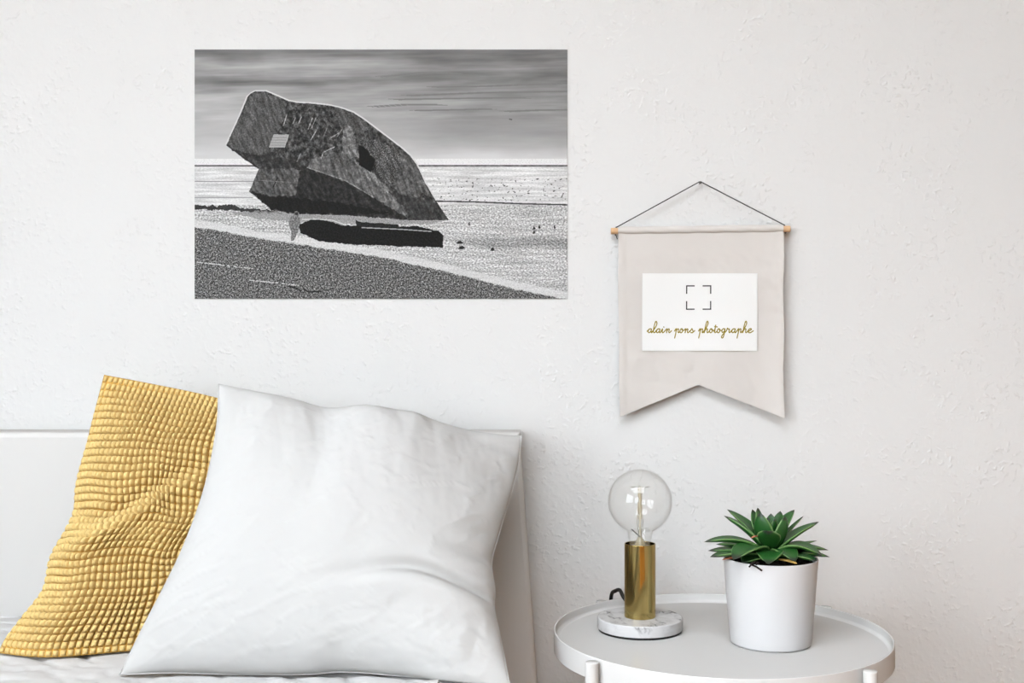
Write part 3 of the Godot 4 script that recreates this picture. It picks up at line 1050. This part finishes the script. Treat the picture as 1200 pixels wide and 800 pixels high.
func build_lamp() -> void:
	var big := 1.031
	var foot := Vector3(0.1772, TRAY_Y, 0.219)
	var t := thing("table_lamp", "brass cylinder table lamp on a round marble base with bare globe bulb", "lamp", foot)
	# marble
	var im := Image.create(512, 512, false, Image.FORMAT_RGB8)
	var v1 := noise(81, 0.006, 4)
	var v2 := noise(82, 0.018, 4)
	var cloud := noise(83, 0.01, 3)
	for y in 512:
		for x in 512:
			var wx := 40.0 * cloud.get_noise_2d(x, y)
			var a := pow(1.0 - minf(1.0, absf(v1.get_noise_2d(x + wx, y * 0.6 + wx)) * 4.5), 4.0)
			var b := pow(1.0 - minf(1.0, absf(v2.get_noise_2d(x - wx, y + 300.0)) * 6.0), 5.0)
			var patch := clampf(0.3 + 1.6 * cloud.get_noise_2d(x * 0.7 + 70.0, y * 0.7), 0.0, 1.0)
			var g := 0.91 - patch * (0.42 * a + 0.20 * b) - 0.06 * patch
			im.set_pixel(x, y, Color(g, g, g * 1.005))
	var marble := mat(Color.WHITE, 0.22)
	marble.albedo_texture = ImageTexture.create_from_image(im)
	marble.uv1_triplanar = true
	marble.uv1_scale = Vector3.ONE * 7.0
	marble.uv1_offset = Vector3(0.31, 0.2, 0.12)
	var black := mat(Color(0.025, 0.025, 0.027), 0.6)
	var brass := mat(Color(0.80, 0.725, 0.48), 0.11, 1.0)
	part("foot_pad", lathe(sized([[0.0, 0.0], [0.0555, 0.0, 1], [0.0555, 0.003, 1], [0.0, 0.003]], big), 96), black, t)
	part("marble_base", lathe(sized([[0.0, 0.003], [0.0565, 0.003, 1], [0.0572, 0.0037], [0.0572, 0.0165], [0.0566, 0.0176], [0.0555, 0.018, 1], [0.0, 0.018]], big), 96), marble, t)
	var top := 0.116
	part("brass_column", lathe(sized([[0.0, 0.018], [0.0205, 0.018, 1], [0.0209, 0.0185], [0.0209, top - 0.0004], [0.0206, top], [0.0197, top, 1], [0.0194, top - 0.0005], [0.0194, 0.03, 1], [0.0, 0.03]], big), 96), brass, t)
	part("socket", lathe(sized([[0.0, 0.03], [0.0172, 0.03, 1], [0.0172, top - 0.014], [0.0160, top - 0.011], [0.0, top - 0.011]], big), 48), black, t)
	# bulb: thin glass globe with its neck, screw cap, stem and long filaments
	var gy := 0.1725
	var rad := 0.0428
	var prof: Array = []
	prof.append([0.0125, top - 0.010])
	prof.append([0.0132, top - 0.002])
	prof.append([0.0145, top + 0.004])
	for k in 41:
		var a := lerpf(-1.16, PI * 0.5, k / 40.0)
		prof.append([maxf(rad * cos(a), 0.00001), gy + rad * sin(a)])
	# ease the neck into the globe
	prof.insert(3, [0.0158, top + 0.0085])
	var clear := mat(Color(0.98, 0.97, 0.93, 0.10), 0.0)
	clear.transparency = BaseMaterial3D.TRANSPARENCY_ALPHA
	clear.metallic_specular = 0.6
	var bulb := part("bulb", lathe(sized(prof, big), 96), clear, t, Vector3.ZERO, "clear glass globe bulb, unlit")
	var steel := mat(Color(0.42, 0.38, 0.30), 0.4, 0.8)
	part("screw_cap", lathe(sized([[0.0, top - 0.0108], [0.0135, top - 0.0108, 1], [0.0138, top - 0.006], [0.0128, top - 0.003, 1], [0.0, top - 0.003]], big), 40), mat(Color(0.75, 0.70, 0.58), 0.3, 1.0), bulb)
	var glass_rod := mat(Color(0.93, 0.88, 0.72, 0.35), 0.05)
	glass_rod.transparency = BaseMaterial3D.TRANSPARENCY_ALPHA
	part("stem", lathe(sized([[0.0085, top - 0.003], [0.006, top + 0.003], [0.0028, top + 0.009], [0.0018, top + 0.014], [0.0018, gy + 0.018], [0.0026, gy + 0.0195], [0.0, gy + 0.021]], big), 20), glass_rod, bulb)
	var straw := mat(Color(0.66, 0.55, 0.30), 0.5, 0.3)
	for k in 6:
		var a := TAU * k / 6.0 + 0.3
		var o := Vector3(cos(a), 0, sin(a))
		part("filament", tube(grown([Vector3(0, gy - 0.024, 0) + o * 0.0035, Vector3(0, gy, 0) + o * 0.0026, Vector3(0, gy + 0.019, 0) + o * 0.0024], big), 0.00032, 5), straw, bulb)
	for k in 4:
		var a := TAU * k / 4.0 + 0.1
		var o := Vector3(cos(a), 0, sin(a))
		part("support_wire", tube(smooth_path(Array(grown([Vector3(0, gy + 0.0185, 0), Vector3(0, gy + 0.0185, 0) + o * 0.006, Vector3(0, gy + 0.0198, 0) + o * 0.0125], big)), 4), 0.0005, 5), steel, bulb)
	for k in 2:
		var sx := -1.0 if k == 0 else 1.0
		part("lead_wire", tube(smooth_path(Array(grown([Vector3(sx * 0.003, top + 0.002, 0.001), Vector3(sx * 0.0016, top + 0.009, 0.001), Vector3(sx * 0.0045, gy - 0.024, 0.001)], big)), 5), 0.0004, 5), steel, bulb)
	part("lead_wire", tube(grown([Vector3(0.0005, top + 0.0085, 0.003), Vector3(-0.006, top + 0.0145, 0.003), Vector3(-0.0115, top + 0.0195, 0.003)], big), 0.0008, 6), mat(Color(0.10, 0.09, 0.07), 0.4, 0.5), bulb)
	# flex: leaves the back of the column, rises over the tray rim and drops behind the table
	var cord := smooth_path([Vector3(-0.004, 0.025, -0.0205), Vector3(-0.006, 0.021, -0.046), Vector3(-0.004, 0.0032, -0.070), Vector3(0.002, 0.0032, -0.100), at(731, 700, 1.700) - foot, at(726.5, 691.5, 1.713) - foot, at(721.5, 692, 1.722) - foot, at(716.5, 697.5, 1.735) - foot, at(715.5, 725, 1.745) - foot, at(716, 760, 1.75) - foot, at(718, 800, 1.755) - foot, Vector3(0.15, 0.15, 0.045) - foot, Vector3(0.155, 0.004, 0.06) - foot, Vector3(0.17, 0.004, 0.13) - foot], 8)
	part("flex", tube(cord, 0.0029, 10), black, t, Vector3.ZERO, "black power flex")

# ---------------------------------------------------------------- succulent
func leaf_mesh(a: Vector3, tip: Vector3, axis: Vector3, width: float, arch: float, fat: float, blunt: float) -> ArrayMesh:
	var dir := (tip - a)
	var flat := Vector3(tip.x - axis.x, 0.0, tip.z - axis.z)
	if flat.length() < 0.004:
		flat = Vector3(0, 0, 1)
	flat = flat.normalized()
	var side := flat.cross(Vector3.UP).normalized()
	var up := side.cross(dir.normalized()).normalized()
	if up.y < 0.0:
		up = -up
	var n := 16
	var seg := 14
	var pts := PackedVector3Array()
	var cols := PackedColorArray()
	var green := Color(0.019, 0.092, 0.018)
	var pale := Color(0.20, 0.36, 0.12)
	var dusk := Color(0.016, 0.030, 0.018)
	for i in n + 1:
		var t := float(i) / n
		var c := a.lerp(tip, t) + up * arch * 4.0 * t * (1.0 - t)
		var w := width * (pow(sin(PI * pow(lerpf(0.13, 1.0, t), blunt)), 0.75) if t < 0.999 else 0.0) * 0.5
		w = maxf(w, 0.00008)
		var th := fat * (1.0 - 0.55 * t) * minf(1.0, w / (width * 0.25)) * 0.5
		for k in seg:
			var ang := TAU * k / seg
			var x := cos(ang)
			var yv := sin(ang)
			# hollow upper face, keeled lower face
			var lift := (0.55 * th * (1.0 - x * x) * -1.0 if yv > 0.0 else 0.0) + 0.16 * w * x * x
			pts.append(c + side * x * w + up * (yv * th * (1.0 if yv > 0.0 else 1.35) + lift))
			# one even green, a thin pale margin and a small dark point, as the plant has them
			var cc := pale if absf(x) > 0.97 else green
			if i >= n - 1:
				cc = dusk
			cols.append(cc)
	return grid_mesh(pts, n + 1, seg, true, true, PackedVector2Array(), cols)

func build_plant() -> void:
	var d0 := 1.513
	var foot := Vector3((903.0 - 600.0) * d0 / FOCAL, TRAY_Y, 1.8 - d0)
	var t := thing("potted_succulent", "green rosette succulent in a tapered white pot", "plant", foot)
	var ceramic := mat(Color(0.93, 0.93, 0.935), 0.32)
	var h := 0.1134
	part("pot", lathe([[0.0, 0.0], [0.0490, 0.0, 1], [0.0490, 0.0016, 1], [0.0518, 0.0017], [0.0525, 0.0026], [0.0536, 0.012], [0.0572, 0.055], [0.0610, h - 0.006], [0.0616, h - 0.001], [0.0610, h], [0.0597, h], [0.0590, h - 0.002], [0.0586, h - 0.012], [0.0546, 0.06], [0.0505, 0.006, 1], [0.0, 0.006]], 96), ceramic, t)
	# soil: an uneven dark disc
	var clod := noise(91, 90.0, 3)
	var sp := PackedVector3Array()
	var rings := 26
	var seg := 72
	for r in rings + 1:
		var rr := 0.0584 * r / rings
		for k in seg:
			var a := TAU * k / seg
			var p := Vector3(cos(a) * rr, h - 0.007, sin(a) * rr)
			p.y += 0.006 * clod.get_noise_2d(p.x, p.z) + 0.004 * (1.0 - r / float(rings))
			if r == rings:
				p.y -= 0.004
			sp.append(p)
	var earth := mat(Color(0.13, 0.095, 0.075), 0.95)
	part("soil", grid_mesh(sp, rings + 1, seg, true, true), earth, t)
	var flesh := mat(Color.WHITE, 0.36)
	flesh.vertex_color_use_as_albedo = true
	var axis := Vector3(foot.x, 0, foot.z)
	# [tip x, tip y, how far the tip lies towards the camera from the pot's middle, width, base height, arch, fatness, bluntness]
	var leaves := [
		[852.0, 596.5, -0.045, 0.0150, 0.008, 0.004, 0.0045, 0.9],
		[848.3, 604.0, -0.010, 0.0185, 0.004, 0.004, 0.0050, 0.9],
		[825.0, 635.0, 0.012, 0.0200, 0.000, 0.010, 0.0055, 0.9],
		[839.0, 637.5, -0.030, 0.0180, -0.002, 0.005, 0.0050, 0.9],
		[829.5, 645.2, 0.000, 0.0190, -0.006, 0.005, 0.0050, 0.9],
		[832.0, 652.5, 0.024, 0.0215, -0.006, 0.006, 0.0055, 0.95],
		[859.0, 655.5, 0.058, 0.0230, 0.000, 0.012, 0.0060, 1.35],
		[900.5, 661.0, 0.066, 0.0225, -0.004, 0.010, 0.0055, 1.25],
		[899.5, 621.5, 0.044, 0.0190, 0.004, 0.002, 0.0070, 1.45],
		[932.0, 658.0, 0.052, 0.0195, -0.002, 0.010, 0.0055, 1.30],
		[964.0, 651.5, 0.034, 0.0225, 0.000, 0.012, 0.0060, 1.05],
		[971.0, 644.5, -0.008, 0.0180, -0.002, 0.007, 0.0050, 0.9],
		[972.5, 652.5, 0.006, 0.0180, -0.006, 0.006, 0.0050, 0.9],
		[959.8, 611.3, 0.000, 0.0185, 0.002, 0.004, 0.0050, 0.9],
		[957.5, 633.3, -0.040, 0.0060, 0.000, 0.002, 0.0030, 0.9],
		[941.5, 604.5, -0.035, 0.0050, 0.004, 0.002, 0.0030, 0.9],
		[931.0, 597.0, -0.020, 0.0165, 0.010, 0.004, 0.0050, 0.9],
		[881.5, 596.5, -0.026, 0.0150, 0.010, -0.003, 0.0045, 1.0],
		[887.8, 594.5, -0.012, 0.0170, 0.010, -0.003, 0.0050, 1.0],
		[891.0, 600.5, 0.016, 0.0190, 0.008, -0.004, 0.0055, 1.1],
		[903.5, 601.5, -0.014, 0.0130, 0.012, -0.002, 0.0045, 1.0],
		[914.5, 598.5, -0.024, 0.0150, 0.010, -0.003, 0.0045, 1.0],
		[920.0, 604.5, 0.016, 0.0185, 0.008, -0.004, 0.0055, 1.1],
		[957.5, 657.0, 0.046, 0.0170, -0.006, 0.005, 0.0050, 1.0],
		[870.0, 659.0, 0.046, 0.0190, -0.008, 0.004, 0.0050, 1.2],
		[842.0, 650.0, -0.040, 0.0180, -0.006, 0.004, 0.0050, 0.9],
		[955.0, 647.0, -0.050, 0.0180, -0.006, 0.004, 0.0050, 0.9],
		[885.0, 640.0, -0.066, 0.0190, -0.004, 0.006, 0.0050, 0.9],
		[920.0, 639.0, -0.066, 0.0190, -0.004, 0.006, 0.0050, 0.9],
		[900.0, 606.0, 0.004, 0.0090, 0.014, -0.001, 0.0040, 1.0],
		[908.0, 607.5, 0.006, 0.0090, 0.014, 0.001, 0.0040, 1.0],
	]
	var centre := Vector3(foot.x, foot.y + h + 0.006, foot.z)
	for q in leaves:
		var tip := at(q[0], q[1], d0 - q[2])
		var out := Vector3(tip.x - centre.x, 0, tip.z - centre.z)
		var a: Vector3 = centre + Vector3(0, q[4], 0) + out.normalized() * 0.005
		part("leaf", leaf_mesh(a - foot, tip - foot, axis - foot, q[3] * 1.62, q[5], q[6] * 1.7, q[7]), flesh, t)
	# withered leaves and bits of bark on the soil
	var straw := mat(Color(0.80, 0.66, 0.36), 0.7)
	var w1 := leaf_mesh(at(914, 655, d0 - 0.040) - foot, at(934, 660.5, d0 - 0.056) - foot, axis - foot, 0.010, 0.001, 0.003, 1.2)
	part("withered_leaf", w1, straw, t, Vector3.ZERO, "dry straw yellow leaf")
	var rust := mat(Color(0.76, 0.48, 0.36), 0.8)
	part("withered_leaf", leaf_mesh(at(862, 653, d0 - 0.020) - foot, at(846, 656, d0 - 0.022) - foot, axis - foot, 0.006, 0.001, 0.002, 1.0), rust, t, Vector3.ZERO, "reddish dry leaf tip")
	part("withered_leaf", leaf_mesh(at(888, 628, d0 - 0.02) - foot, at(880, 630.5, d0 - 0.026) - foot, axis - foot, 0.004, 0.001, 0.002, 1.0), rust, t, Vector3.ZERO, "reddish dry leaf tip")
	for q in [[880, 661, 0.051, 893, 668.5, 0.0606], [884, 658, 0.050, 878, 664, 0.0585], [886, 662, 0.053, 889, 659, 0.049]]:
		part("bark_chip", tube(PackedVector3Array([at(q[0], q[1], d0 - q[2]) - foot, at((q[0] + q[3]) * 0.5, (q[1] + q[4]) * 0.5 - 0.8, d0 - (q[2] + q[5]) * 0.5) - foot, at(q[3], q[4], d0 - q[5]) - foot]), 0.0012, 6), earth, t)

# ---------------------------------------------------------------- poster
func build_poster() -> void:
	var d := 1.7987
	var tl := at(228, 58, d)
	var br := at(665, 350, d)
	var mid := (tl + br) * 0.5
	var t := thing("poster", "unframed black and white photo print of a tilted concrete bunker on a beach", "poster", mid)
	var w := br.x - tl.x
	var hh := tl.y - br.y
	var card := mat(Color(0.92, 0.92, 0.91), 0.7)
	part("backing_board", boxes([[Vector3(-w * 0.5, -hh * 0.5, -0.0012), Vector3(w * 0.5, hh * 0.5, -0.0001)]]), card, t)
	var pm := mat(Color.WHITE, 0.7)
	pm.albedo_texture = paint_poster()
	pm.metallic_specular = 0.3
	var pts := PackedVector3Array([Vector3(-w * 0.5, hh * 0.5, 0), Vector3(w * 0.5, hh * 0.5, 0), Vector3(-w * 0.5, -hh * 0.5, 0), Vector3(w * 0.5, -hh * 0.5, 0)])
	var uvs := PackedVector2Array([Vector2(0, 0), Vector2(1, 0), Vector2(0, 1), Vector2(1, 1)])
	part("print", grid_mesh(pts, 2, 2, false, false, uvs), pm, t)

# ---------------------------------------------------------------- pennant
func cloth_z(u: float, v: float) -> float:
	# how far the cloth stands off the wall
	var z := 0.0152 - 0.002 * smoothstep(0.05, 0.5, v)
	z += 0.0045 * smoothstep(0.82, 1.0, u) * smoothstep(0.04, 0.25, v)
	z += 0.004 * smoothstep(0.55, 1.0, v) * (0.4 + 0.6 * absf(u - 0.5) * 2.0)
	z += 0.0015 * sin(u * 9.0 + v * 3.0) * smoothstep(0.05, 0.3, v)
	z += 0.0012 * sin(u * 4.0 - v * 6.0 + 1.0) * smoothstep(0.1, 0.4, v)
	# doubled hems along both edges
	z += 0.0011 * (smoothstep(0.045, 0.034, u) + smoothstep(0.955, 0.966, u))
	return z

func build_pennant() -> void:
	var d := 1.786
	var l_top := at(724, 267, d)
	var r_top := at(917.5, 264.5, d)
	var wide := r_top.x - l_top.x
	var long := (488.0 - 267.0) * d / FOCAL
	var t := thing("wall_pennant", "cream canvas swallowtail pennant hanging from a wooden rod on the wall", "wall hanging", Vector3((l_top.x + r_top.x) * 0.5, l_top.y, 0.0))
	var o := t.position
	var canvas := fabric(Color(0.885, 0.865, 0.845), 45.0, 0.5)
	var n := 72
	var m := 80
	var ruck := noise(95, 7.0, 3)
	var pts := PackedVector3Array()
	for j in m + 1:
		var v := float(j) / m
		for i in n + 1:
			var u := float(i) / n
			var cut := 1.0 - 0.172 * (1.0 - absf(u - 0.485) / (0.485 if u < 0.485 else 0.515)) + 0.018 * u
			var vv := v * cut
			var x := lerpf(l_top.x, r_top.x, u) + 0.0025 * vv * (1.0 - u) + 0.0010 * sin(vv * 14.0) * (1.0 if u > 0.5 else 0.4)
			var y := lerpf(l_top.y, r_top.y, u) - vv * long
			var z := cloth_z(u, vv) + 0.0016 * ruck.get_noise_2d(u * 0.8, vv) * smoothstep(0.05, 0.2, vv)
			pts.append(Vector3(x, y, z) - o)
	part("cloth", sheet(pts, m + 1, n + 1, Vector3(0, 0, -0.0012)), canvas, t)
	# sleeve round the rod
	var sl := PackedVector3Array()
	var rod_y := func(u: float) -> float: return lerpf(at(0, 270.5, d).y, at(0, 268.0, d).y, u)
	for i in n + 1:
		var u := float(i) / n
		for k in 21:
			var a := lerpf(-0.68 * PI, 1.25 * PI, k / 20.0)
			var rr := 0.0062 + 0.0003 * sin(u * 40.0 + k)
			sl.append(Vector3(lerpf(l_top.x, r_top.x, u), rod_y.call(u) + 0.0006 + rr * sin(a), 0.0125 + rr * cos(a)) - o)
	part("sleeve", grid_mesh(sl, n + 1, 21, false, true), canvas, t)
	var pine := mat(Color(0.90, 0.74, 0.57), 0.6)
	var ra := at(716, 270.6, d)
	var rb := at(926, 268.0, d)
	ra.z = 0.0125
	rb.z = 0.0125
	part("rod", tube(PackedVector3Array([ra - o, ra + (rb - ra) * 0.004 - o, ra.lerp(rb, 0.5) - o, ra + (rb - ra) * 0.996 - o, rb - o]), 0.0051, 16), pine, t)
	# string from both ends of the rod up to a nail
	var twine := mat(Color(0.24, 0.235, 0.24), 0.85)
	var peak := at(820.5, 213.0, 1.79)
	peak.z = 0.010
	var sa := at(721, 270.5, d)
	var sb := at(921, 268.2, d)
	var path: Array = []
	for e in [[sa, 1], [sb, -1]]:
		var c: Vector3 = e[0]
		c.z = 0.0125
		var loop: Array = []
		for k in 9:
			var a := lerpf(PI * 1.6, PI * 0.35, k / 8.0)
			loop.append(c + Vector3(0.0008 * k * e[1] * 0.3, sin(a) * 0.0063, cos(a) * 0.0063))
		if e[1] < 0:
			loop.reverse()
			path.append(peak + Vector3(0.0012, 0, 0))
			path.append_array(loop)
		else:
			path.append_array(loop)
			path.append(peak - Vector3(0.0012, 0, 0))
	for k in path.size():
		path[k] -= o
	part("string", tube(PackedVector3Array(path), 0.00085, 6), twine, t)
	part("string_end", tube(smooth_path([sa + Vector3(0.0, -0.006, 0.006) - o, sa + Vector3(0.001, -0.009, 0.008) - o, sa + Vector3(0.0026, -0.0135, 0.007) - o], 4), 0.0008, 6), twine, t)
	# nail in the wall
	var nail := thing("nail", "small steel nail holding the string of the pennant", "nail", Vector3(peak.x, peak.y, 0.0))
	part("shank", tube(PackedVector3Array([Vector3(0, -0.0016, -0.006), Vector3(0, -0.0016, 0.006), Vector3(0, -0.0016, 0.0135)]), 0.0009, 8), mat(Color(0.35, 0.34, 0.33), 0.4, 1.0), nail)
	part("head", tube(PackedVector3Array([Vector3(0, -0.0016, 0.0130), Vector3(0, -0.0016, 0.0142)]), 0.0021, 12), mat(Color(0.35, 0.34, 0.33), 0.4, 1.0), nail)
	# printed patch on the cloth
	var a0 := at(753, 320, d - 0.006)
	var a1 := at(888, 411, d - 0.006)
	var pp := PackedVector3Array()
	var uvs := PackedVector2Array()
	for j in 21:
		for i in 31:
			var q := Vector2(i / 30.0, j / 20.0)
			var x := lerpf(a0.x, a1.x, q.x)
			var y := lerpf(a0.y, a1.y, q.y)
			var u := (x - l_top.x) / wide
			var vv := (lerpf(l_top.y, r_top.y, u) - y) / long
			pp.append(Vector3(x, y, cloth_z(u, vv) + 0.0018) - o)
			uvs.append(q)
	var print_mat := mat(Color.WHITE, 0.8)
	print_mat.albedo_texture = paint_card()
	part("printed_patch", grid_mesh(pp, 21, 31, false, false, uvs), print_mat, t, Vector3.ZERO, "white patch with black viewfinder corners and gold script lettering")
